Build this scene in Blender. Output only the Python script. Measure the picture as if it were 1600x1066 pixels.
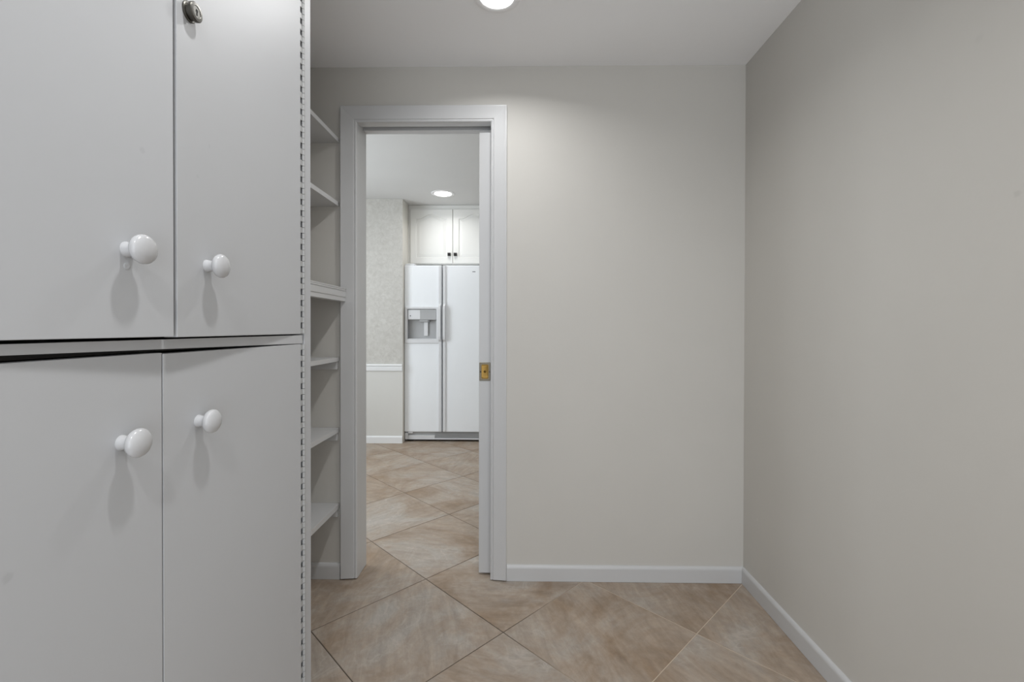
import bpy, bmesh, math, random
from mathutils import Vector, Matrix
for o in list(bpy.data.objects):
    bpy.data.objects.remove(o)
scene = bpy.context.scene
COL = scene.collection
random.seed(4)

# ------------------------------------------------------------------ camera
FPX, YAW, PITCH, ROLL, CX, CY, CAMZ = 714.45, 0.0151, 0.0069, 0.0018, 800.94, 518.29, 1.1316
def cam_axes():
    cy_, sy_ = math.cos(YAW), math.sin(YAW)
    Rz = Matrix(((cy_, sy_, 0), (-sy_, cy_, 0), (0, 0, 1)))
    cp, sp = math.cos(PITCH), math.sin(PITCH)
    Rx = Matrix(((1, 0, 0), (0, cp, -sp), (0, sp, cp)))
    cr, sr = math.cos(ROLL), math.sin(ROLL)
    Rr = Matrix(((cr, 0, sr), (0, 1, 0), (-sr, 0, cr)))
    return Rr @ Rx @ Rz
_R = cam_axes()
right, fwd, up = Vector(_R[0]), Vector(_R[1]), Vector(_R[2])
cam_d = bpy.data.cameras.new('camera')
cam_d.sensor_width = 36.0
cam_d.sensor_fit = 'HORIZONTAL'
cam_d.lens = FPX / 1600 * 36
cam_d.shift_x = (800 - CX) / 1600
cam_d.shift_y = (CY - 533) / 1600
cam_d.clip_start = 0.02
cam = bpy.data.objects.new('camera', cam_d)
COL.objects.link(cam)
m = Matrix.Identity(4)
for i in range(3):
    m[i][0], m[i][1], m[i][2] = right[i], up[i], -fwd[i]
m.translation = Vector((0, 0, CAMZ))
cam.matrix_world = m
scene.camera = cam

# ------------------------------------------------------------------ world, exposure
world = bpy.data.worlds.new('world')
scene.world = world
world.use_nodes = True
world.node_tree.nodes['Background'].inputs['Color'].default_value = (0.80, 0.88, 1.0, 1)
world.node_tree.nodes['Background'].inputs['Strength'].default_value = 1.0
scene.view_settings.view_transform = 'Standard'
scene.view_settings.look = 'None'
scene.view_settings.gamma = 1.0
scene.view_settings.use_curve_mapping = False
scene.view_settings.exposure = 0.23

# light strengths (watts) of the recessed lamps, used by their builder below
PANTRY_W = (3.4, 4.6, 5.0)
KITCHEN_W = 1.2
PANTRY_COL = (0.99, 0.997, 1.0)
KITCHEN_COL = (1.0, 0.99, 0.98)
LAMP_SPREAD = math.radians(150)

# unseen soft fill light added behind the photographer for the pantry
dl = bpy.data.lights.new('rear_fill', 'AREA')
dl.shape = 'RECTANGLE'
dl.size, dl.size_y = 1.5, 2.0
dl.energy = 18.0
dl.color = (0.94, 0.975, 1.0)
dlo = bpy.data.objects.new('rear_fill', dl)
COL.objects.link(dlo)
dlo.location = (0.15, -1.62, 1.1)
dlo.rotation_euler = (math.radians(90), 0, 0)
# unseen cool fill light added at the left kitchen wall to brighten the fridge
kl = bpy.data.lights.new('kitchen_fill', 'AREA')
kl.shape = 'RECTANGLE'
kl.size, kl.size_y = 1.5, 1.25
kl.energy = 33.0
kl.color = (0.87, 0.94, 1.0)
klo = bpy.data.objects.new('kitchen_fill', kl)
COL.objects.link(klo)
klo.location = (-2.49, 2.98, 1.45)
klo.rotation_euler = (0, math.radians(-90), 0)

# ------------------------------------------------------------------ dimensions
D, DT = 2.0489, 0.115          # near face of the wall with the doorway, its thickness
XR, XL, H = 1.0002, -1.10, 2.3018
YB = -1.6                      # behind the photographer
KY, KX, KH = 4.474, -1.149, 2.40   # kitchen: papered wall, its corner, ceiling
KL, KR, KBACK = -2.5, 1.3, 5.32
XC = -0.4932                   # cabinet face

# ------------------------------------------------------------------ materials
def new_mat(name):
    mt = bpy.data.materials.new(name)
    mt.use_nodes = True
    nt = mt.node_tree
    return mt, nt, nt.nodes['Principled BSDF']

def srgb(r, g, b):
    f = lambda c: (c / 255 / 12.92) if c / 255 <= 0.04045 else ((c / 255 + 0.055) / 1.055) ** 2.4
    return (f(r), f(g), f(b), 1)

def paint(name, col, rough=0.5, bump=0.0, scale=200.0, var=0.02, spots=(), spec=0.5, coords='Object', vscale=3.0):
    mt, nt, b = new_mat(name)
    N, L = nt.nodes, nt.links
    b.inputs['Roughness'].default_value = rough
    b.inputs['Specular IOR Level'].default_value = spec
    tc = N.new('ShaderNodeTexCoord')
    geo = N.new('ShaderNodeNewGeometry')
    nz = N.new('ShaderNodeTexNoise')
    nz.inputs['Scale'].default_value = vscale
    nz.inputs['Detail'].default_value = 5
    L.new(geo.outputs['Position'], nz.inputs['Vector'])
    mr = N.new('ShaderNodeMapRange')
    mr.inputs['From Min'].default_value = 0.3
    mr.inputs['From Max'].default_value = 0.7
    mr.inputs['To Min'].default_value = 1 - var
    mr.inputs['To Max'].default_value = 1 + var
    L.new(nz.outputs['Fac'], mr.inputs['Value'])
    mx = N.new('ShaderNodeVectorMath')
    mx.operation = 'SCALE'
    mx.inputs[0].default_value = col[:3]
    L.new(mr.outputs['Result'], mx.inputs['Scale'])
    out = mx.outputs['Vector']
    for (p, r, k) in spots:             # small smudges and dings that stay on the surface
        wob = N.new('ShaderNodeTexNoise')
        wob.inputs['Scale'].default_value = 1.2 / r
        L.new(geo.outputs['Position'], wob.inputs['Vector'])
        ds = N.new('ShaderNodeVectorMath'); ds.operation = 'DISTANCE'
        L.new(geo.outputs['Position'], ds.inputs[0])
        ds.inputs[1].default_value = p
        ad = N.new('ShaderNodeMath'); ad.operation = 'MULTIPLY_ADD'
        L.new(wob.outputs['Fac'], ad.inputs[0])
        ad.inputs[1].default_value = r
        L.new(ds.outputs['Value'], ad.inputs[2])
        sm = N.new('ShaderNodeMapRange'); sm.interpolation_type = 'SMOOTHSTEP'
        sm.inputs['From Min'].default_value = r * 0.9
        sm.inputs['From Max'].default_value = r * 1.6
        sm.inputs['To Min'].default_value = k
        sm.inputs['To Max'].default_value = 1.0
        L.new(ad.outputs['Value'], sm.inputs['Value'])
        sc = N.new('ShaderNodeVectorMath'); sc.operation = 'SCALE'
        L.new(out, sc.inputs[0]); L.new(sm.outputs['Result'], sc.inputs['Scale'])
        out = sc.outputs['Vector']
    L.new(out, b.inputs['Base Color'])
    if bump > 0:
        n2 = N.new('ShaderNodeTexNoise')
        n2.inputs['Scale'].default_value = scale
        n2.inputs['Detail'].default_value = 3
        L.new(geo.outputs['Position'], n2.inputs['Vector'])
        bp = N.new('ShaderNodeBump')
        bp.inputs['Strength'].default_value = bump
        bp.inputs['Distance'].default_value = 0.002
        L.new(n2.outputs['Fac'], bp.inputs['Height'])
        L.new(bp.outputs['Normal'], b.inputs['Normal'])
    return mt

def simple(name, col, rough=0.4, metal=0.0, spec=0.5):
    mt, nt, b = new_mat(name)
    b.inputs['Base Color'].default_value = col
    b.inputs['Roughness'].default_value = rough
    b.inputs['Metallic'].default_value = metal
    b.inputs['Specular IOR Level'].default_value = spec
    return mt

M = {}
M['wall'] = paint('greige_wall_paint', srgb(202, 199, 193), 0.55, 0.10, 90, 0.012,
                  spots=[((XR, 0.936, 1.404), 0.009, 0.92), ((XR, 1.016, 1.766), 0.012, 0.965), ((XR, 1.93, 0.33), 0.006, 1.06)], spec=0.3)
M['ceiling'] = paint('white_ceiling_paint', srgb(250, 250, 251), 0.7, 0.06, 120, 0.01, spec=0.2)
M['kceiling'] = paint('kitchen_ceiling_paint', srgb(218, 218, 217), 0.6, 0.10, 9, 0.012, spec=0.25)
M['trim'] = paint('white_trim_paint', srgb(201, 201, 201), 0.35, 0.03, 60, 0.01)
M['ktrim'] = paint('bright_white_kitchen_trim', srgb(236, 237, 238), 0.35, 0.02, 60, 0.008)
M['cab'] = paint('white_cabinet_paint', srgb(187, 188, 190), 0.45, 0.05, 40, 0.012,
                 spots=[((-.4763, 0.5716, 1.3556), 0.0048, 0.92), ((-.478, 0.6986, 1.4118), 0.004, 0.95), ((-.477, 0.6704, 1.3563), 0.0035, 0.95), ((XC, 0.432, 0.890), 0.006, 0.9)])
M['knob'] = simple('white_porcelain', srgb(190, 190, 191), 0.18)
M['hinge'] = simple('painted_hinge', srgb(168, 168, 167), 0.45)
M['dark_inside'] = simple('dark_cabinet_interior', srgb(70, 68, 66), 0.9)
M['lock'] = simple('dull_nickel', srgb(96, 94, 89), 0.36, 1.0)
M['keyhole'] = simple('keyhole_black', srgb(20, 19, 18), 0.6)
M['brass'] = simple('aged_brass', srgb(112, 88, 46), 0.22, 1.0)
M['brass_plate'] = simple('satin_brass_plate', srgb(112, 106, 94), 0.42, 1.0)
M['shaded_track'] = simple('shaded_steel_track', srgb(58, 57, 56), 0.5, 0.6)  # shadow inside the pocket slot is put into the track's colour
M['black'] = simple('black_knob', srgb(28, 26, 26), 0.35)
M['fridge'] = paint('white_fridge_enamel', srgb(243, 246, 249), 0.30, 0.06, 260, 0.008)
M['fridge_plastic'] = simple('white_fridge_plastic', srgb(220, 221, 223), 0.35)
M['fridge_grey'] = simple('grey_plastic', srgb(176, 177, 178), 0.4)
M['gasket'] = simple('grey_gasket', srgb(120, 120, 122), 0.7)
M['under'] = simple('black_base', srgb(24, 23, 22), 0.8)
M['kcab'] = paint('white_kitchen_cabinet', srgb(236, 236, 233), 0.35, 0.0, 60, 0.006)
M['cream'] = paint('cream_paint', srgb(222, 219, 211), 0.5, 0.05, 90, 0.01)
M['kwall'] = paint('pale_kitchen_paint', srgb(216, 215, 211), 0.5, 0.04, 90, 0.01)

def wallpaper():
    mt, nt, b = new_mat('mottled_grey_wallpaper')
    N, L = nt.nodes, nt.links
    b.inputs['Roughness'].default_value = 0.6
    b.inputs['Specular IOR Level'].default_value = 0.3
    geo = N.new('ShaderNodeNewGeometry')
    n1 = N.new('ShaderNodeTexNoise')
    n1.inputs['Scale'].default_value = 26; n1.inputs['Detail'].default_value = 9
    n1.inputs['Roughness'].default_value = 0.68; n1.inputs['Distortion'].default_value = 0.8
    L.new(geo.outputs['Position'], n1.inputs['Vector'])
    rp = N.new('ShaderNodeValToRGB')
    e = rp.color_ramp.elements
    e[0].position, e[0].color = 0.30, srgb(186, 183, 177)
    e[1].position, e[1].color = 0.68, srgb(206, 204, 199)
    L.new(n1.outputs['Fac'], rp.inputs['Fac'])
    L.new(rp.outputs['Color'], b.inputs['Base Color'])
    return mt
M['wallpaper'] = wallpaper()

def tile_mat():
    mt, nt, b = new_mat('stone_look_porcelain')
    N, L = nt.nodes, nt.links
    b.inputs['Roughness'].default_value = 0.46
    b.inputs['Specular IOR Level'].default_value = 0.22
    tc = N.new('ShaderNodeTexCoord')
    oi = N.new('ShaderNodeObjectInfo')
    # every tile is cut from another place of the print and laid in one of several directions
    an = N.new('ShaderNodeMath'); an.operation = 'MULTIPLY'
    an.inputs[1].default_value = 37.7
    L.new(oi.outputs['Random'], an.inputs[0])
    rot = N.new('ShaderNodeVectorRotate'); rot.rotation_type = 'Z_AXIS'
    L.new(tc.outputs['Object'], rot.inputs['Vector'])
    L.new(an.outputs['Value'], rot.inputs['Angle'])
    of = N.new('ShaderNodeVectorMath'); of.operation = 'SCALE'
    of.inputs[0].default_value = (91.0, 57.0, 23.0)
    L.new(oi.outputs['Random'], of.inputs['Scale'])
    ad = N.new('ShaderNodeVectorMath'); ad.operation = 'ADD'
    L.new(rot.outputs['Vector'], ad.inputs[0]); L.new(of.outputs['Vector'], ad.inputs[1])
    # broad brown / grey clouds
    n1 = N.new('ShaderNodeTexNoise')
    n1.inputs['Scale'].default_value = 2.6; n1.inputs['Detail'].default_value = 8
    n1.inputs['Roughness'].default_value = 0.66; n1.inputs['Distortion'].default_value = 0.7
    L.new(ad.outputs['Vector'], n1.inputs['Vector'])
    r1 = N.new('ShaderNodeValToRGB')
    e = r1.color_ramp.elements
    e[0].position, e[0].color = 0.34, TILE_A
    e[1].position, e[1].color = 0.68, TILE_C
    k = r1.color_ramp.elements.new(0.5); k.color = TILE_B
    L.new(n1.outputs['Fac'], r1.inputs['Fac'])
    # long brushed streaks
    mp = N.new('ShaderNodeMapping')
    mp.inputs['Scale'].default_value = (3.4, 17.0, 1.0)
    L.new(ad.outputs['Vector'], mp.inputs['Vector'])
    n2 = N.new('ShaderNodeTexNoise')
    n2.inputs['Scale'].default_value = 1.6; n2.inputs['Detail'].default_value = 9
    n2.inputs['Roughness'].default_value = 0.70; n2.inputs['Distortion'].default_value = 0.6
    L.new(mp.outputs['Vector'], n2.inputs['Vector'])
    r2 = N.new('ShaderNodeMapRange')
    r2.inputs['From Min'].default_value = 0.28; r2.inputs['From Max'].default_value = 0.72
    r2.inputs['To Min'].default_value = 0.80; r2.inputs['To Max'].default_value = 1.17
    L.new(n2.outputs['Fac'], r2.inputs['Value'])
    mu = N.new('ShaderNodeVectorMath'); mu.operation = 'SCALE'
    L.new(r1.outputs['Color'], mu.inputs[0]); L.new(r2.outputs['Result'], mu.inputs['Scale'])
    # fine grain
    n4 = N.new('ShaderNodeTexNoise')
    n4.inputs['Scale'].default_value = 34.0; n4.inputs['Detail'].default_value = 8
    n4.inputs['Roughness'].default_value = 0.7; n4.inputs['Distortion'].default_value = 0.6
    L.new(ad.outputs['Vector'], n4.inputs['Vector'])
    r4 = N.new('ShaderNodeMapRange')
    r4.inputs['From Min'].default_value = 0.3; r4.inputs['From Max'].default_value = 0.7
    r4.inputs['To Min'].default_value = 0.91; r4.inputs['To Max'].default_value = 1.09
    L.new(n4.outputs['Fac'], r4.inputs['Value'])
    mu2 = N.new('ShaderNodeVectorMath'); mu2.operation = 'SCALE'
    L.new(mu.outputs['Vector'], mu2.inputs[0]); L.new(r4.outputs['Result'], mu2.inputs['Scale'])
    # pale veins
    n3 = N.new('ShaderNodeTexNoise')
    n3.inputs['Scale'].default_value = 5.0; n3.inputs['Detail'].default_value = 5
    n3.inputs['Distortion'].default_value = 1.2
    L.new(ad.outputs['Vector'], n3.inputs['Vector'])
    ab = N.new('ShaderNodeMath'); ab.operation = 'SUBTRACT'; ab.inputs[1].default_value = 0.5
    L.new(n3.outputs['Fac'], ab.inputs[0])
    a2 = N.new('ShaderNodeMath'); a2.operation = 'ABSOLUTE'; L.new(ab.outputs['Value'], a2.inputs[0])
    vr = N.new('ShaderNodeMapRange')
    vr.inputs['From Min'].default_value = 0.0; vr.inputs['From Max'].default_value = 0.018
    vr.inputs['To Min'].default_value = 0.30; vr.inputs['To Max'].default_value = 0.0
    L.new(a2.outputs['Value'], vr.inputs['Value'])
    gate = N.new('ShaderNodeMath'); gate.operation = 'MULTIPLY'
    L.new(vr.outputs['Result'], gate.inputs[0])
    gr = N.new('ShaderNodeMapRange')
    gr.inputs['From Min'].default_value = 0.5; gr.inputs['From Max'].default_value = 0.62
    L.new(n1.outputs['Fac'], gr.inputs['Value'])
    L.new(gr.outputs['Result'], gate.inputs[1])
    mix = N.new('ShaderNodeMix'); mix.data_type = 'RGBA'
    L.new(gate.outputs['Value'], mix.inputs['Factor'])
    L.new(mu2.outputs['Vector'], mix.inputs['A'])
    mix.inputs['B'].default_value = srgb(204, 193, 182)
    L.new(mix.outputs['Result'], b.inputs['Base Color'])
    bp = N.new('ShaderNodeBump'); bp.inputs['Strength'].default_value = 0.12
    bp.inputs['Distance'].default_value = 0.0015
    L.new(n2.outputs['Fac'], bp.inputs['Height'])
    L.new(bp.outputs['Normal'], b.inputs['Normal'])
    return mt
TILE_A, TILE_B, TILE_C = srgb(148, 128, 108), srgb(166, 151, 136), srgb(175, 168, 160)
M['tile'] = tile_mat()
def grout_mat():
    # grout blends from dark on the left to pale by the right wall
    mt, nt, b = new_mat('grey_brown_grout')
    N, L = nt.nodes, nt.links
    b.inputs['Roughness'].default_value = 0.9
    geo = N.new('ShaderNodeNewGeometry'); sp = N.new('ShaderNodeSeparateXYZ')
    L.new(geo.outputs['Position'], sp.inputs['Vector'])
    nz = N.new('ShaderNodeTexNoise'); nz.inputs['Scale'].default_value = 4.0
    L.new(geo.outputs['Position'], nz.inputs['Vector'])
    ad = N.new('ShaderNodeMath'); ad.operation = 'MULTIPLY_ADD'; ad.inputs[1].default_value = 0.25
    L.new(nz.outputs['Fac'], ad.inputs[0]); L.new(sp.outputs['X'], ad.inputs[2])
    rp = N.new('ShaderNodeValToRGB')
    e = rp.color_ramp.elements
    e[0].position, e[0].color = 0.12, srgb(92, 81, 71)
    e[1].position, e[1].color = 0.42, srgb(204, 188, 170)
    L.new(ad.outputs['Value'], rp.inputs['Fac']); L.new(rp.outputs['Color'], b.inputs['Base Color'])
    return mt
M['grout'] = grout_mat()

def emission(name, col, strength):
    mt, nt, b = new_mat(name)
    b.inputs['Base Color'].default_value = (0.9, 0.9, 0.9, 1)
    b.inputs['Emission Color'].default_value = (*col, 1)
    b.inputs['Emission Strength'].default_value = strength
    return mt
M['lamp_glow'] = emission('lit_diffuser', (1.0, 0.98, 0.95), 6.0)

# ------------------------------------------------------------------ mesh helpers
ORG = {}                      # world origin of every object
def box(bm, x0, x1, y0, y1, z0, z1, bev=0.0, seg=2):
    vs = [bm.verts.new((x, y, z)) for x in (x0, x1) for y in (y0, y1) for z in (z0, z1)]
    q = [(0, 1, 3, 2), (4, 6, 7, 5), (0, 4, 5, 1), (2, 3, 7, 6), (0, 2, 6, 4), (1, 5, 7, 3)]
    fs = [bm.faces.new([vs[i] for i in f]) for f in q]
    if bev > 0:
        es = list({e for f in fs for e in f.edges})
        bmesh.ops.bevel(bm, geom=es, offset=bev, segments=seg, profile=0.5, affect='EDGES')

def extrude_profile(bm, prof, a, b, fn, bev=0):
    """closed profile of (u, v) points swept from a to b; fn(u, v, t) gives the point"""
    n = len(prof)
    A = [bm.verts.new(fn(u, v, a)) for u, v in prof]
    B = [bm.verts.new(fn(u, v, b)) for u, v in prof]
    for i in range(n):
        j = (i + 1) % n
        bm.faces.new((A[i], A[j], B[j], B[i]))
    bm.faces.new(A[::-1]); bm.faces.new(B)

def lathe(bm, prof, centre, axis='X', seg=32, sign=1):
    """(a, r) profile turned about an axis through centre"""
    rings = []
    for a, r in prof:
        ring = []
        if r <= 1e-6:
            ring = None
        rings.append((a, r))
    def pt(a, r, t):
        c, s = r * math.cos(t), r * math.sin(t)
        if axis == 'X': p = (a * sign, c, s)
        elif axis == 'Y': p = (c, a * sign, s)
        else: p = (c, s, a * sign)
        return Vector(centre) + Vector(p)
    prev = None
    for a, r in rings:
        cur = [bm.verts.new(pt(a, 0, 0))] if r <= 1e-6 else [bm.verts.new(pt(a, r, 2 * math.pi * k / seg)) for k in range(seg)]
        if prev is not None:
            for k in range(seg):
                k2 = (k + 1) % seg
                if len(prev) == 1 and len(cur) == 1: continue
                if len(prev) == 1: bm.faces.new((prev[0], cur[k2], cur[k]))
                elif len(cur) == 1: bm.faces.new((prev[k], prev[k2], cur[0]))
                else: bm.faces.new((prev[k], prev[k2], cur[k2], cur[k]))
        prev = cur

def obj(name, bm, mat, parent=None, origin=None, smooth=False, **props):
    o0 = Vector(origin) if origin is not None else (Vector(ORG[parent.name]) if parent is not None else Vector((0, 0, 0)))
    bmesh.ops.recalc_face_normals(bm, faces=bm.faces)
    for v in bm.verts: v.co -= o0
    me = bpy.data.meshes.new(name)
    bm.to_mesh(me); bm.free()
    me.materials.append(M[mat] if isinstance(mat, str) else mat)
    if smooth:
        for p in me.polygons: p.use_smooth = True
        try: me.set_sharp_from_angle(angle=math.radians(38))
        except Exception: pass
    o = bpy.data.objects.new(name, me)
    COL.objects.link(o)
    if smooth and name not in ('knob', 'lock', 'screw', 'button', 'cup', 'trim_ring', 'diffuser', 'piano_hinge'):
        wn = o.modifiers.new('flat_faces', 'WEIGHTED_NORMAL')      # keep the large faces flat, round only the eased edges
        wn.keep_sharp = True
        wn.weight = 100
    if parent is not None:
        o.parent = parent
        o.location = o0 - Vector(ORG[parent.name])
    else:
        o.location = o0
    ORG[o.name] = tuple(o0)
    for k, v in props.items(): o[k] = v
    return o

def empty(name, loc, parent=None, **props):
    o = bpy.data.objects.new(name, None)
    o.empty_display_size = 0.05
    COL.objects.link(o)
    o.location = Vector(loc) - (Vector(ORG[parent.name]) if parent else Vector((0, 0, 0)))
    if parent: o.parent = parent
    ORG[o.name] = tuple(loc)
    for k, v in props.items(): o[k] = v
    return o
def B(): return bmesh.new()
ST = 'structure'

# ------------------------------------------------------------------ floor
GZ = -0.0016
FX0, FX1, FY0, FY1 = -2.5, 1.3, YB, KBACK
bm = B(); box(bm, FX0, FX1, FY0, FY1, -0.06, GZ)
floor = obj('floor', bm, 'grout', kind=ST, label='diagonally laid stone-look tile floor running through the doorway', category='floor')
T = 0.508
s = math.sqrt(.5); c_, n_ = math.cos(.0079), math.sin(.0079)
DA = Vector((s * c_ + s * n_, -s * c_ + s * n_)); DB = Vector((s * c_ - s * n_, s * c_ + s * n_))
P0 = Vector((-0.4207, 2.0504))
def clip(poly):
    for ax, lim, sg in ((0, FX0, 1), (0, FX1, -1), (1, FY0, 1), (1, FY1, -1)):
        out = []
        for i in range(len(poly)):
            p, q = poly[i], poly[(i + 1) % len(poly)]
            dp, dq = sg * (p[ax] - lim), sg * (q[ax] - lim)
            if dp >= 0: out.append(p)
            if dp * dq < 0:
                t = dp / (dp - dq); out.append(p + (q - p) * t)
        poly = out
        if len(poly) < 3: return []
    return poly
def tile_mesh(poly, c):
    me = bpy.data.meshes.new('tile')
    bm = B()
    g, e = 0.0019, 0.0012
    cen = sum(poly, Vector((0, 0))) / len(poly)
    n = len(poly)
    def inset(dist):
        r = []
        for i in range(n):
            a, b_, c2 = poly[i - 1], poly[i], poly[(i + 1) % n]
            d1, d2 = (b_ - a).normalized(), (c2 - b_).normalized()
            n1, n2 = Vector((-d1.y, d1.x)), Vector((-d2.y, d2.x))
            k = (n1 + n2); den = 1 + n1.dot(n2)
            r.append(b_ + k * (dist / den))
        return r
    lo, hi, top = inset(g), inset(g), inset(g + e)
    rings = [[bm.verts.new((p.x - c.x, p.y - c.y, z)) for p in ring] for ring, z in ((lo, GZ), (hi, -e * 0.5), (top, 0.0))]
    for r0, r1 in zip(rings, rings[1:]):
        for i in range(n): bm.faces.new((r0[i], r0[(i + 1) % n], r1[(i + 1) % n], r1[i]))
    bm.faces.new(rings[-1])
    bmesh.ops.recalc_face_normals(bm, faces=bm.faces)
    bm.to_mesh(me); bm.free()
    me.materials.append(M['tile'])
    return me
whole = None
for i in range(-10, 12):
    for j in range(-10, 12):
        cs = [P0 + DA * (T * (i + a)) + DB * (T * (j + b_)) for a, b_ in ((0, 0), (1, 0), (1, 1), (0, 1))]
        cc = sum(cs, Vector((0, 0))) / 4
        poly = clip(cs)
        if len(poly) < 3: continue
        area = abs(sum(poly[k].x * poly[(k + 1) % len(poly)].y - poly[(k + 1) % len(poly)].x * poly[k].y for k in range(len(poly)))) / 2
        if area < 0.002: continue
        if len(poly) == 4 and abs(area - T * T) < 1e-4:
            if whole is None: whole = tile_mesh(poly, cc)
            me = whole
        else:
            me = tile_mesh(poly, cc)
        o = bpy.data.objects.new('tile', me)
        COL.objects.link(o)
        o.parent = floor
        o.location = (cc.x, cc.y, 0)

# ------------------------------------------------------------------ pantry shell
JL, JR, JZ = -0.730, -0.129, 2.052        # clear opening
bm = B()
box(bm, XL, JL - 0.02, D, D + DT, 0, KH + .05)
box(bm, JL - 0.02, JR + 0.02, D, D + DT, JZ + 0.06, KH + .05)
box(bm, JR + 0.02, XR + .1, D, D + 0.036, 0, KH + .05)
box(bm, JR + 0.02, XR + .1, D + 0.080, D + DT, 0, KH + .05)
box(bm, JR + 0.02, XR + .1, D + 0.036, D + 0.080, JZ + 0.06, KH + .05)
wall_far = obj('wall_far', bm, 'wall', kind=ST, label='greige wall with the doorway to the kitchen', category='wall')
bm = B(); box(bm, XR, XR + 0.1, YB, D, 0, H)
obj('wall_right', bm, 'wall', kind=ST, label='blank greige wall on the right', category='wall')
bm = B(); box(bm, XL - 0.1, XL, YB, D + DT, 0, H + .1)
obj('wall_left', bm, 'wall', kind=ST, label='greige wall behind the open shelves', category='wall')
bm = B()
box(bm, XL, -0.75, YB - 0.1, YB - 0.03, 0, H); box(bm, 0.95, XR, YB - 0.1, YB - 0.03, 0, H)
box(bm, -0.75, 0.95, YB - 0.1, YB - 0.03, 2.15, H)  # opening made to go with the added fill light
obj('wall_back', bm, 'wall', kind=ST, label='greige wall behind the viewer with a wide opening added for fill light', category='wall')
bm = B(); box(bm, XL - .1, XR + .1, YB - .1, D, H, H + 0.12)
obj('ceiling', bm, 'ceiling', kind=ST, label='plain white ceiling of the pantry passage', category='ceiling')

# baseboards with an eased top
BBH, BBT = 0.070, 0.0125
bprof = [(0, 0), (BBT, 0), (BBT, BBH - 0.016), (BBT - .0012, BBH - 0.009), (BBT - .004, BBH - 0.003), (BBT - .0085, BBH), (0, BBH)]
bm = B(); extrude_profile(bm, bprof, -0.056, XR - 0.001, lambda u, v, t: (t, D - u, v + .001))
obj('baseboard_far', bm, 'trim', kind=ST, smooth=True, label='white baseboard right of the doorway', category='baseboard')
bm = B(); extrude_profile(bm, bprof, YB, D - BBT * .2, lambda u, v, t: (XR - u, t, v + .001))
obj('baseboard_right', bm, 'trim', kind=ST, smooth=True, label='white baseboard along the right wall', category='baseboard')
bm = B(); extrude_profile(bm, bprof, XL, -0.806, lambda u, v, t: (t, D - u, v + .001))
obj('baseboard_left', bm, 'trim', kind=ST, smooth=True, label='short white baseboard below the lowest shelf', category='baseboard')

# ------------------------------------------------------------------ door frame
trim = empty('trim_1', (-0.43, D, 0), kind=ST, label='white moulded door casing and jamb around the pocket doorway', category='door frame')
CW = 0.0715
cprof = [(0, 0), (0, .0075), (.0015, .0098), (.004, .0108), (.0075, .0108), (.0095, .0086), (.0115, .0086), (.0135, .0118), (.018, .0125),
         (.035, .0135), (.055, .0160), (.066, .0178), (.0700, .0178), (CW, .0165), (CW, 0)]
JZC = JZ
def casing_side(name, x_in, sgn):
    bm = B()
    n = len(cprof)
    A = [bm.verts.new((x_in + sgn * u, D - v, 0.006)) for u, v in cprof]
    Bv = [bm.verts.new((x_in + sgn * u, D - v, JZC + u)) for u, v in cprof]     # mitred top
    for i in range(n):
        j = (i + 1) % n
        bm.faces.new((A[i], A[j], Bv[j], Bv[i]))
    bm.faces.new(A); bm.faces.new(Bv[::-1])
    return obj(name, bm, 'trim', trim, smooth=True)
casing_side('side_casing', JL, -1)
casing_side('side_casing', JR, 1)
bm = B()
n = len(cprof)
A = [bm.verts.new((JL - u, D - v, JZC + u)) for u, v in cprof]
Bv = [bm.verts.new((JR + u, D - v, JZC + u)) for u, v in cprof]
for i in range(n):
    j = (i + 1) % n
    bm.faces.new((A[i], A[j], Bv[j], Bv[i]))
bm.faces.new(A); bm.faces.new(Bv[::-1])
obj('head_casing', bm, 'trim', trim, smooth=True)
bm = B(); box(bm, JL - 0.019, JL, D + .0005, D + DT + .004, 0.002, JZ + .019, .001, 1)
obj('jamb', bm, 'trim', trim)
for y0, y1 in ((D + .0005, D + 0.037), (D + 0.079, D + DT + .004)):
    bm = B(); box(bm, JR, JR + 0.019, y0, y1, 0.002, JZ + .019, .001, 1)
    obj('jamb', bm, 'trim', trim)
    bm = B(); box(bm, JL, JR, y0, y1, JZ, JZ + .019, .001, 1)
    obj('head_jamb', bm, 'trim', trim)
bm = B(); box(bm, JL, JR, D + 0.042, D + 0.074, JZ + .040, JZ + .058)
obj('track', bm, 'shaded_track', trim)

# pocket door, mostly slid into the wall
DX0, DY0, DY1 = -0.1850, D + 0.0405, D + 0.0755
bm = B(); box(bm, DX0, DX0 + 0.61, DY0, DY1, 0.009, 2.034, .0015, 2)
door = obj('door_1', bm, 'trim', origin=(DX0, DY0, 0), kind=ST, smooth=True, label='white pocket door slid into the wall showing only its edge strip', category='door')
PX0, PX1, PZ0, PZ1 = -0.1835, -0.1320, 0.892, 0.976
pull = empty('flush_pull', ((PX0 + PX1) / 2, DY0, (PZ0 + PZ1) / 2), door, label='brass flush pull')
def rrect(x0, x1, z0, z1, r, k=5):
    pts = []
    for cx, cz, a0 in ((x1 - r, z1 - r, 0), (x0 + r, z1 - r, 90), (x0 + r, z0 + r, 180), (x1 - r, z0 + r, 270)):
        for i in range(k + 1):
            a = math.radians(a0 + 90 * i / k); pts.append((cx + r * math.cos(a), cz + r * math.sin(a)))
    return pts
def rings_mesh(rings):
    """list of (points, y) outlines with equal counts, bridged; last one capped"""
    bm = B(); prev = None
    for pts, y in rings:
        cur = [bm.verts.new((x, y, z)) for x, z in pts]
        if prev:
            for i in range(len(cur)):
                j = (i + 1) % len(cur); bm.faces.new((prev[i], prev[j], cur[j], cur[i]))
        prev = cur
    bm.faces.new(prev)
    return bm
cup = (PX0 + .0095, PX1 - .0095, PZ0 + .009, PZ1 - .009)
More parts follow.
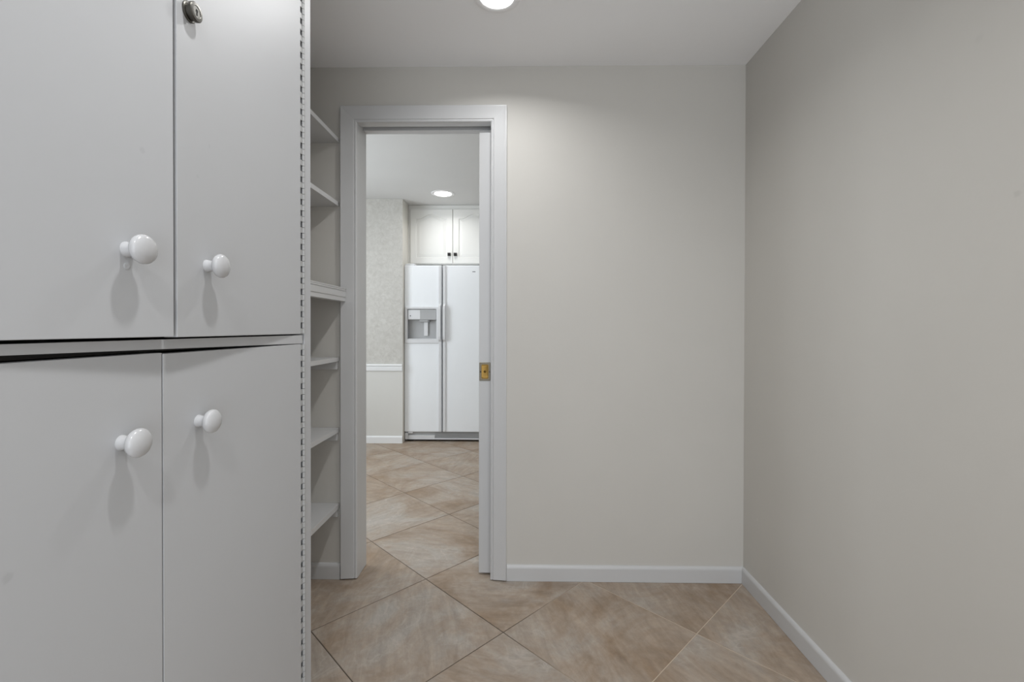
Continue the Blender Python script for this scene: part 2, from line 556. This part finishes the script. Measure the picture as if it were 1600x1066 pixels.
rg = [(rrect(PX0, PX1, PZ0, PZ1, .002), DY0), (rrect(PX0, PX1, PZ0, PZ1, .002), DY0 - .0016), (rrect(PX0 + .001, PX1 - .001, PZ0 + .001, PZ1 - .001, .0018), DY0 - .0024),
      (rrect(cup[0], cup[1], cup[2], cup[3], .006), DY0 - .0024)]
bm = rings_mesh(rg); bm.faces.ensure_lookup_table(); bmesh.ops.delete(bm, geom=[bm.faces[-1]], context='FACES_ONLY')
obj('plate', bm, 'brass_plate', pull)
bm = rings_mesh([(rrect(*cup, .006), DY0 - .0030), (rrect(cup[0] + .0015, cup[1] - .0015, cup[2] + .0015, cup[3] - .0015, .005), DY0 - .0030),
                 (rrect(cup[0] + .002, cup[1] - .002, cup[2] + .004, cup[3] - .003, .005), DY0 - .0005),
                 (rrect(cup[0] + .004, cup[1] - .004, cup[2] + .013, cup[3] - .006, .004), DY0 - .00025)])
obj('cup', bm, 'brass', pull, smooth=True)
for px_, r in ((PX0 + .0055, .0032), (PX1 - .0045, .0026)):
    bm = B(); lathe(bm, [(0, r), (.0012, r), (.0018, 0)], (px_, DY0 - .0022, (PZ0 + PZ1) / 2 - .001), 'Y', 12, -1)
    obj('screw', bm, 'keyhole', pull, smooth=True)
bm = B(); lathe(bm, [(0, .0055), (.0025, .0055), (.004, .0035), (.0045, 0)], ((PX0 + PX1) / 2, DY0 - .0005, (PZ0 + PZ1) / 2), 'Y', 16, -1)
obj('button', bm, 'brass', pull, smooth=True)

# ------------------------------------------------------------------ tall built-in cabinet
Y0, Y1, YG = 0.180, 1.0730, 0.6240          # near end, far end, gap between door pairs
HY0, HY1 = 0.222, 1.0265                    # hinge lines
CT = H - 0.001
cab = empty('storage_cabinet', (XC - .3, (Y0 + Y1) / 2, 0), label='tall white built-in cabinet with four flat doors and white knobs', category='cabinet')
XB = XL + .002
for y0, y1 in ((Y0, Y0 + .018), (Y1 - .018, Y1)):
    bm = B(); box(bm, XB, XC - .019, y0, y1, .001, CT); obj('side_panel', bm, 'cab', cab)
bm = B(); box(bm, XB, XB + .006, Y0 + .018, Y1 - .018, .001, CT); obj('back_panel', bm, 'dark_inside', cab)
bm = B(); box(bm, XB + .006, XC - .019, Y0 + .018, Y1 - .018, CT - .018, CT); obj('top_panel', bm, 'cab', cab)
bm = B(); box(bm, XB + .006, XC - .024, Y0 + .018, Y1 - .018, 1.098, 1.112); obj('middle_shelf', bm, 'dark_inside', cab)
bm = B(); box(bm, XB + .006, XC - .019, Y0 + .018, Y1 - .018, .08, .098); obj('bottom_panel', bm, 'dark_inside', cab)
# face frame: two stiles, head rail, mid rail (not quite level below), toe rail
bm = B(); box(bm, XC - .019, XC, 1.0410, Y1, .001, CT, .0008, 1); obj('stile', bm, 'cab', cab)
bm = B(); box(bm, XC - .019, XC, Y0, HY0 - .0145, .001, CT, .0008, 1); obj('stile', bm, 'cab', cab)
bm = B(); box(bm, XC - .019, XC, HY0 - .005, HY1 + .005, 2.19, CT, .0008, 1); obj('rail', bm, 'cab', cab)
bm = B()
def midrail(u, v, t): return (t, u, v)
extrude_profile(bm, [(HY1 + .005, 1.0966), (HY1 + .005, 1.1155), (HY0 - .005, 1.1155), (HY0 - .005, 1.1075)], XC - .019, XC, midrail)
obj('rail', bm, 'cab', cab)
bm = B(); box(bm, XC - .019, XC, HY0 - .005, HY1 + .005, .001, .085, .0008, 1); obj('rail', bm, 'cab', cab)

KNOB = [(0, .0096), (.0014, .0096), (.0035, .0088), (.0066, .0082), (.0104, .0082), (.0129, .0096), (.0148, .0130), (.0170, .0162), (.0200, .0178),
        (.0230, .0179), (.0255, .0166), (.0276, .0138), (.0292, .0097), (.0302, .0050), (.0305, 0)]
def flat_door(y_h, y_f, z0, z1, theta, label, knob_y, knob_z):
    a, b_ = min(y_h, y_f), max(y_h, y_f)
    bm = B(); box(bm, XC - .019, XC, a, b_, z0, z1, .0008, 2)
    dr = obj('door', bm, 'cab', cab, origin=(XC, y_h, z0), smooth=True, label=label)
    bm = B(); lathe(bm, KNOB, (XC, knob_y, knob_z), 'X', 40)
    obj('knob', bm, 'knob', dr, smooth=True)
    dr.rotation_euler.z = theta
    return dr
TH = 0.0475
ul = flat_door(HY0, YG - .0030, 1.1195, 2.185, -TH, 'flat white upper door nearest the viewer', 0.5499, 1.2268)
ur = flat_door(HY1 - .0025, YG + .0026, 1.1185, 2.185, TH, 'flat white upper door with a round key lock', 0.6911, 1.2261)
ll = flat_door(HY0, YG - .0012, .09, 1.0972, 0, 'flat white lower door nearest the viewer', 0.5588, 0.9889)
lr = flat_door(HY1 - .0025, YG + .0012, .09, 1.0956, 0, 'flat white lower door below the lock door', 0.6944, 0.9884)
# cam lock on the upper door
LY, LZ = 0.6513, 1.5846
bm = B(); lathe(bm, [(0, .0138), (.0022, .0138), (.0030, .0128), (.0030, .0112), (.0075, .0112), (.0075, .0132), (.0110, .0132), (.0122, .0122), (.0125, .0085), (.0119, .0080), (.0119, 0)], (XC, LY, LZ), 'X', 40)
lkm = obj('lock', bm, 'lock', ur, smooth=True, label='round nickel key lock')
bm = B(); box(bm, XC + .0118, XC + .0123, LY - .0008, LY + .0008, LZ - .0050, LZ + .0035); box(bm, XC + .0118, XC + .0123, LY - .0018, LY + .0018, LZ + .0005, LZ + .0035)
obj('keyhole', bm, 'keyhole', ur)
bm = B(); lathe(bm, [(0, .0042), (.0006, .0042), (.0010, .0030), (.0006, .0012), (.0006, 0)], (XC, 0.5496, 1.2065), 'X', 20)
obj('screw', bm, 'cab', ul, smooth=True)

# piano hinges: knuckles alternate between the leaf on the door and the leaf on the stile
def piano_hinge(y, z0, z1, sgn):
    root = None
    P = 0.0127
    k = 0; z = z0
    bmk = B(); bml = B()
    while z < z1 - 1e-4:
        ze = min(z + P - .0009, z1)
        lathe(bmk, [(0, 0), (0, .0036), (ze - z, .0036), (ze - z, 0)], (XC + .0002, y, z), 'Z', 12)
        if k % 2 == 0: box(bml, XC - .0025, XC - .0003, y - sgn * .0118, y, z, ze)      # tab to the door
        else: box(bml, XC - .0025, XC - .0003, y, y + sgn * .0055, z, ze)               # tab to the stile
        z += P; k += 1
    h = obj('piano_hinge', bmk, 'hinge', cab, smooth=True)
    obj('hinge_tabs', bml, 'hinge', h)
piano_hinge(HY1 + .0098, 1.119, 2.18, 1)
piano_hinge(HY1 + .0098, .092, 1.095, 1)
piano_hinge(HY0 - .0098, 1.119, 2.18, -1)
piano_hinge(HY0 - .0098, .092, 1.095, -1)

# ------------------------------------------------------------------ open shelves between cabinet and doorway
SX, SY0, SY1 = -0.8110, Y1 + .001, D - .0008
sh = empty('built_in_shelves', (-0.95, (SY0 + SY1) / 2, 0), label='white open shelves built in beside the door casing', category='shelves')
for z0, z1, cleat in ((1.9630, 1.9815, None), (1.6775, 1.6965, None), (0.9825, 1.0005, 0.946), (0.6630, 0.6825, 0.627), (0.3195, 0.3420, 0.284)):
    bm = B(); box(bm, XB, SX - .006, SY0, SY1, z0 + .001, z1)
    s_ = obj('shelf', bm, 'trim', sh)
    bm = B(); box(bm, SX - .0062, SX, SY0, SY1 - .0015, z0, z1 + .0004, .0012, 2)
    obj('edge_band', bm, 'trim', s_, smooth=True)
    if cleat:
        bm = B(); box(bm, XB, SX - .004, SY1 - .017, SY1, cleat, z0 + .0008, .001, 1)
        obj('cleat', bm, 'trim', sh)
# thicker counter shelf with a moulded front that laps over the casing
CY1 = D - .0182
bm = B(); box(bm, XB, SX + .002, SY0, SY1, 1.288, 1.3080)
ct = obj('counter_shelf', bm, 'trim', sh, label='thick counter shelf with moulded front')
fp = [(SX + .0022, 1.250), (-.7785, 1.250), (-.7770, 1.2515), (-.7770, 1.2680), (-.7752, 1.2690), (-.7745, 1.2720), (-.7745, 1.2925), (-.7765, 1.2940), (-.7765, 1.2958),
      (-.7735, 1.2975), (-.7735, 1.3015), (-.7755, 1.3030), (-.7735, 1.3045), (-.7730, 1.3085), (-.7745, 1.3098), (SX + .0022, 1.3098)]
bm = B(); extrude_profile(bm, fp, SY0, CY1, lambda u, v, t: (u, t, v))
obj('moulding', bm, 'trim', ct)

# ------------------------------------------------------------------ kitchen shell
bm = B(); box(bm, KL, KX, KY, KBACK, 0, KH)
kw = obj('wall_kitchen', bm, 'kwall', kind=ST, label='kitchen wall with grey wallpaper above a white chair rail', category='wall')
bm = B(); box(bm, KL, KX - .0005, KY - .0012, KY + .0005, .77, KH - .0005); obj('wallpaper', bm, 'wallpaper', kw)
bm = B(); box(bm, KX, KX + .0015, KY + .0005, KBACK, 0.001, KH - .0005); obj('corner_return', bm, 'cream', kw)
bm = B(); box(bm, KX, KR, KBACK, KBACK + .1, 0, KH); obj('wall_kitchen_back', bm, 'kwall', kind=ST, label='kitchen wall behind the refrigerator', category='wall')
bm = B(); box(bm, KL - .1, KL, D + DT, KY, 0, KH); obj('wall_kitchen_left', bm, 'kwall', kind=ST, label='kitchen wall out of view on the left', category='wall')
bm = B()
for a in ((2.19, 2.23, .785, 2.115), (3.73, 3.77, .785, 2.115), (2.19, 3.77, .785, .825), (2.19, 3.77, 2.075, 2.115), (2.965, 2.995, .825, 2.075)):
    box(bm, KL + .0005, KL + .03, *a, .002, 1)
obj('added_window', bm, 'trim', kind=ST, label='white window frame added around the unseen kitchen fill light on the left', category='window')  # unseen frame added to dress the kitchen fill light
bm = B(); box(bm, KR, KR + .1, D, KBACK, 0, KH); obj('wall_kitchen_right', bm, 'kwall', kind=ST, label='kitchen wall out of view on the right', category='wall')
bm = B(); box(bm, XR + .1, KR, D, D + DT, 0, KH); box(bm, KL, XL - .1, D, D + DT, 0, KH); obj('wall_kitchen_near', bm, 'kwall', kind=ST, label='kitchen side of the partition beyond the pantry', category='wall')
bm = B(); box(bm, KL - .1, KR + .1, D + .003, KBACK + .1, KH, KH + .1); obj('ceiling_kitchen', bm, 'kceiling', kind=ST, label='white kitchen ceiling seen through the doorway', category='ceiling')
bm = B(); extrude_profile(bm, bprof, KL, KX, lambda u, v, t: (t, KY - u, v + .001)); obj('baseboard_kitchen', bm, 'ktrim', kind=ST, smooth=True, label='white baseboard under the chair rail in the kitchen', category='baseboard')
cr = [(0, .712), (.010, .712), (.014, .718), (.016, .735), (.016, .748), (.010, .752), (.010, .757), (.020, .761), (.023, .768), (.020, .776), (.012, .779), (0, .779)]
bm = B(); extrude_profile(bm, cr, KL, KX - .0005, lambda u, v, t: (t, KY - .0012 - u, v)); obj('trim_2', bm, 'ktrim', kind=ST, smooth=True, label='white chair rail on the kitchen wall', category='chair rail')

# ------------------------------------------------------------------ refrigerator
FX, FY, FW, FZ = -1.1440, 4.530, 0.905, 1.757
GX = -0.7670                               # gap between the doors
fr = empty('refrigerator', (FX + FW / 2, FY + .4, 0), label='white side-by-side refrigerator with water dispenser in its narrow door', category='refrigerator')
bm = B(); box(bm, FX + .006, FX + FW - .006, FY + .066, 5.28, .03, FZ - .01, .006, 2); obj('body', bm, 'fridge', fr, smooth=True)
bm = B(); box(bm, FX + .012, FX + FW - .012, FY + .058, FY + .066, .10, FZ - .015); obj('gasket', bm, 'gasket', fr)
DZ0 = .100
# freezer door is built around the dispenser opening
RX0, RX1, RZ0, RZ1 = -1.112, -.8246, 1.018, 1.322
bm = B(); box(bm, FX, GX - .004, FY, FY + .058, DZ0, FZ, .006, 3)
fd = obj('door', bm, 'fridge', fr, smooth=True, label='narrow freezer door with dispenser')
# cut the opening
cut = B(); box(cut, RX0 - .003, RX1 + .003, FY - .02, FY + .050, RZ0 - .003, RZ1 + .003)
cme = bpy.data.meshes.new('cut'); cut.to_mesh(cme); cut.free()
co = bpy.data.objects.new('cut', cme); COL.objects.link(co)
md = fd.modifiers.new('opening', 'BOOLEAN'); md.object = co; md.operation = 'DIFFERENCE'; md.solver = 'EXACT'
co.location = (0, 0, 0)
bpy.context.view_layer.update()
dg = bpy.context.evaluated_depsgraph_get()
nm = bpy.data.meshes.new_from_object(fd.evaluated_get(dg))
fd.modifiers.clear(); fd.data = nm
bpy.data.objects.remove(co)
for p in nm.polygons: p.use_smooth = False
bm = B(); box(bm, GX + .004, FX + FW, FY, FY + .058, DZ0, FZ, .006, 3)
rd = obj('door', bm, 'fridge', fr, smooth=True, label='wide fresh-food door')
# dispenser bezel
def bezel(x0, x1, z0, z1, ix0, ix1, iz0, iz1, y, t):
    return rings_mesh([(rrect(x0, x1, z0, z1, .006), y), (rrect(x0, x1, z0, z1, .006), y - t * .7), (rrect(x0 + .004, x1 - .004, z0 + .004, z1 - .004, .005), y - t),
                       (rrect(ix0 - .004, ix1 + .004, iz0 - .004, iz1 + .004, .008), y - t), (rrect(ix0, ix1, iz0, iz1, .008), y - t * .6), (rrect(ix0, ix1, iz0, iz1, .008), y + .004)])
bm = bezel(-1.1385, -.7905, .982, 1.345, RX0, RX1, RZ0, RZ1, FY, .012)
bm.faces.ensure_lookup_table(); bmesh.ops.delete(bm, geom=[bm.faces[-1]], context='FACES_ONLY')
obj('dispenser_bezel', bm, 'fridge_plastic', fd, smooth=True)
bm = rings_mesh([(rrect(RX0, RX1, RZ0, RZ1, .008), FY + .003), (rrect(RX0, RX1, RZ0, RZ1, .008), FY + .046)])
obj('dispenser_recess', bm, 'fridge_grey', fd)
bm = B(); box(bm, RX0 + .002, RX1 - .002, FY - .003, FY + .044, 1.2160, RZ1 - .002, .003, 2); dp = obj('dispenser_panel', bm, 'fridge_grey', fd, smooth=True)
bm = B(); box(bm, RX0 + .008, -.985, FY - .006, FY - .003, 1.222, 1.312, .001, 1); obj('dispenser_buttons', bm, 'fridge_plastic', fd)
bm = B(); lathe(bm, [(0, .006), (.002, .006), (.002, 0)], (-1.083, FY - .006, 1.255), 'Y', 14, -1); obj('dispenser_switch', bm, 'gasket', fd)
bm = B(); box(bm, -.995, -.905, FY + .004, FY + .036, 1.196, 1.216, .003, 2); obj('dispenser_chute', bm, 'fridge_grey', fd, smooth=True)
bm = B(); box(bm, -.912, -.894, FY + .002, FY + .012, 1.188, 1.222, .002, 1); obj('dispenser_spout', bm, 'gasket', fd)
bm = B(); box(bm, -.955, -.915, FY + .028, FY + .036, 1.055, 1.196, .004, 2); obj('dispenser_lever', bm, 'fridge_plastic', fd, smooth=True)
bm = B(); box(bm, RX0 + .003, RX1 - .003, FY - .002, FY + .044, RZ0 + .0005, RZ0 + .010, .002, 1); obj('drip_tray', bm, 'fridge_plastic', fd)
# handles run down both inner door edges with a raised grip
for x0, x1, dr in ((-.8005, -.7755, fd), (-.7585, -.7320, rd)):
    bm = B(); box(bm, x0, x1, FY - .014, FY + .0005, DZ0 + .006, FZ - .004, .003, 2)
    hd = obj('handle_trim', bm, 'fridge_plastic', dr, smooth=True)
    bm = B()
    pf = [(FY - .013, 1.372), (FY - .040, 1.352), (FY - .046, 1.32), (FY - .046, 1.05), (FY - .040, 1.02), (FY - .013, .997)]
    extrude_profile(bm, pf, x0 + .002, x1 - .002, lambda u, v, t: (t, u, v))
    obj('handle', bm, 'fridge_plastic', dr)
# toe grille
bm = B(); box(bm, FX + .004, FX + FW - .004, FY + .030, FY + .060, .022, .0955); gl = obj('toe_grille', bm, 'fridge_grey', fr)
for k in range(5):
    bm = B(); zz = .042 + k * .0105
    box(bm, FX + .30, FX + FW - .006, FY + .020, FY + .031, zz, zz + .0055); obj('slat', bm, 'fridge_grey', gl)
bm = B(); box(bm, FX + .004, FX + FW - .006, FY + .014, FY + .032, .020, .0335, .002, 1); obj('lower_rail', bm, 'fridge_plastic', gl)
bm = B(); box(bm, FX + .035, FX + .30, FY + .016, FY + .032, .034, .062, .002, 1); obj('grille_cover', bm, 'fridge_plastic', gl)
bm = B(); box(bm, FX + .002, FX + .034, FY + .010, FY + .045, .022, .088, .003, 2); obj('corner_bracket', bm, 'fridge_plastic', gl)
bm = B(); box(bm, FX + .035, FX + .082, FY + .004, FY + .04, .084, .0985, .003, 2); obj('hinge', bm, 'fridge_plastic', fr)
bm = B(); box(bm, FX + .02, FX + .08, FY + .05, FY + .09, .0005, .03, .003, 1); obj('foot', bm, 'under', fr)
bm = B(); box(bm, FX + FW - .08, FX + FW - .02, FY + .05, FY + .09, .0005, .03, .003, 1); obj('foot', bm, 'under', fr)
bm = B(); box(bm, FX + .01, FX + FW - .01, FY + .070, 5.2, .0008, .03); obj('base', bm, 'under', fr)
bm = B(); box(bm, FX + .004, FX + .10, FY + .012, FY + .10, FZ - .001, FZ + .020, .006, 2); obj('hinge_cover', bm, 'fridge_plastic', fr, smooth=True)
bm = B(); box(bm, FX + FW - .10, FX + FW - .004, FY + .012, FY + .10, FZ - .001, FZ + .020, .006, 2); obj('hinge_cover', bm, 'fridge_plastic', fr, smooth=True)
bm = B(); box(bm, -.468, -.438, FY - .0015, FY + .0005, 1.690, 1.697, .0005, 1); obj('badge', bm, 'gasket', rd)

# ------------------------------------------------------------------ wall cabinet above the refrigerator
CYF = 4.690
WX0, WX1 = KX + .002, -0.225
wc = empty('wall_cabinet', ((WX0 + WX1) / 2, CYF + .3, 1.79), label='white two-door cabinet with arched panels above the refrigerator', category='cabinet')
bm = B(); box(bm, WX0, WX1, CYF + .019, KBACK - .002, 1.790, KH - .001, .001, 1); obj('body', bm, 'kcab', wc)
bm = B(); box(bm, WX0, WX1, CYF + .0165, CYF + .0195, 2.350, KH - .001, .001, 1); obj('frieze', bm, 'kcab', wc)
bm = B(); box(bm, WX0, WX0 + .024, CYF + .0165, CYF + .0195, 1.790, 2.350, .001, 1); obj('stile', bm, 'kcab', wc)
def arch_outline(x0, x1, z0, z1, rise, k=16):
    pts = [(x0, z0), (x1, z0), (x1, z1 - rise)]
    sh_ = (x1 - x0) * .16
    for i in range(k + 1):
        t = i / k; x = x1 - sh_ * .4 - (x1 - x0 - .8 * sh_) * t
        pts.append((x, z1 - rise + rise * 0.5 * (1 - math.cos(2 * math.pi * t))))
    pts.append((x0, z1 - rise))
    return pts
def cathedral_door(x0, x1, z0, z1, knob_x):
    k = 16; f = .058
    inner = arch_outline(x0 + f, x1 - f, z0 + f, z1 - f * .85, .050, k)
    outer = [(x0, z0), (x1, z0), (x1, z1)] + [(p[0], z1) for p in inner[3:-1]] + [(x0, z1)]
    outer[3] = (x1 - .0005, z1); outer[-2] = (x0 + .0005, z1)
    def ins(pts, dx):
        cx = sum(p[0] for p in pts) / len(pts); 
        xa, xb = min(p[0] for p in pts), max(p[0] for p in pts); za, zb = min(p[1] for p in pts), max(p[1] for p in pts)
        sx, sz = (xb - xa - 2 * dx) / (xb - xa), (zb - za - 2 * dx) / (zb - za)
        mx_, mz_ = (xa + xb) / 2, (za + zb) / 2
        return [(mx_ + (p[0] - mx_) * sx, mz_ + (p[1] - mz_) * sz) for p in pts]
    ya = CYF
    bm = rings_mesh([(outer, ya + .019), (outer, ya + .002), (ins(outer, .003), ya), (inner, ya), (ins(inner, .004), ya + .008), (ins(inner, .009), ya + .008)])
    bm.faces.ensure_lookup_table(); bmesh.ops.delete(bm, geom=[bm.faces[-1]], context='FACES_ONLY')
    d_ = obj('door', bm, 'kcab', wc)
    bm = rings_mesh([(ins(inner, .009), ya + .008), (ins(inner, .034), ya + .0015), (ins(inner, .036), ya + .001)])
    obj('raised_panel', bm, 'kcab', d_)
    bm = B(); lathe(bm, [(0, .007), (.012, .006), (.012, 0)], (knob_x, ya, 1.888), 'Y', 12, -1); box(bm, knob_x - .0165, knob_x + .0165, ya - .026, ya - .011, 1.8715, 1.9045, .003, 2)
    obj('knob', bm, 'black', d_)
cathedral_door(-1.124, -.6885, 1.798, 2.356, -.7210)
cathedral_door(-.6835, -.248, 1.798, 2.356, -.6580)

# ------------------------------------------------------------------ recessed lamps
def downlight(x, y, zc, r, watts, col, label, group=None):
    root = empty('ceiling_light', (x, y, zc), label=label, category='ceiling light')
    if group: root['group'] = group
    bm = B(); lathe(bm, [(0, r * 1.38), (.0025, r * 1.38), (.0050, r * 1.28), (.0058, r * 1.05), (.0040, r), (0, r)], (x, y, zc - .0003), 'Z', 48, -1)
    obj('trim_ring', bm, 'ceiling', root, smooth=True)
    bm = B(); lathe(bm, [(.0032, r * .999), (.0038, r * .6), (.0040, 0)], (x, y, zc - .0003), 'Z', 48, -1)
    obj('diffuser', bm, 'lamp_glow', root, smooth=True)
    ld = bpy.data.lights.new('lamp', 'AREA'); ld.shape = 'DISK'; ld.size = r * 1.25; ld.energy = watts; ld.color = col; ld.spread = LAMP_SPREAD
    lo = bpy.data.objects.new('lamp', ld); COL.objects.link(lo); lo.parent = root; lo.location = (0, 0, -.0075)
    return root
downlight(-0.082, 1.614, H, .061, PANTRY_W[0], PANTRY_COL, 'round lit downlight in the ceiling near the doorway')
downlight(-0.072, 0.575, H, .061, PANTRY_W[1], PANTRY_COL, 'round downlight above the photographer out of view')
downlight(-0.07, -0.465, H, .061, PANTRY_W[2], PANTRY_COL, 'round downlight behind the photographer out of view')
downlight(-0.722, 4.298, KH, .080, KITCHEN_W * 1.8, KITCHEN_COL, 'round lit downlight in the kitchen ceiling before the wall cabinet')
downlight(0.55, 4.298, KH, .080, KITCHEN_W * 2.5, KITCHEN_COL, 'added unseen kitchen downlight to the right of the doorway')  # this lamp and the next two are added to light the kitchen
downlight(0.55, 2.72, KH, .080, KITCHEN_W, KITCHEN_COL, 'added unseen kitchen downlight behind the right part of the partition')
downlight(-1.95, 3.50, KH, .080, KITCHEN_W, KITCHEN_COL, 'added unseen kitchen downlight to the left of the doorway')
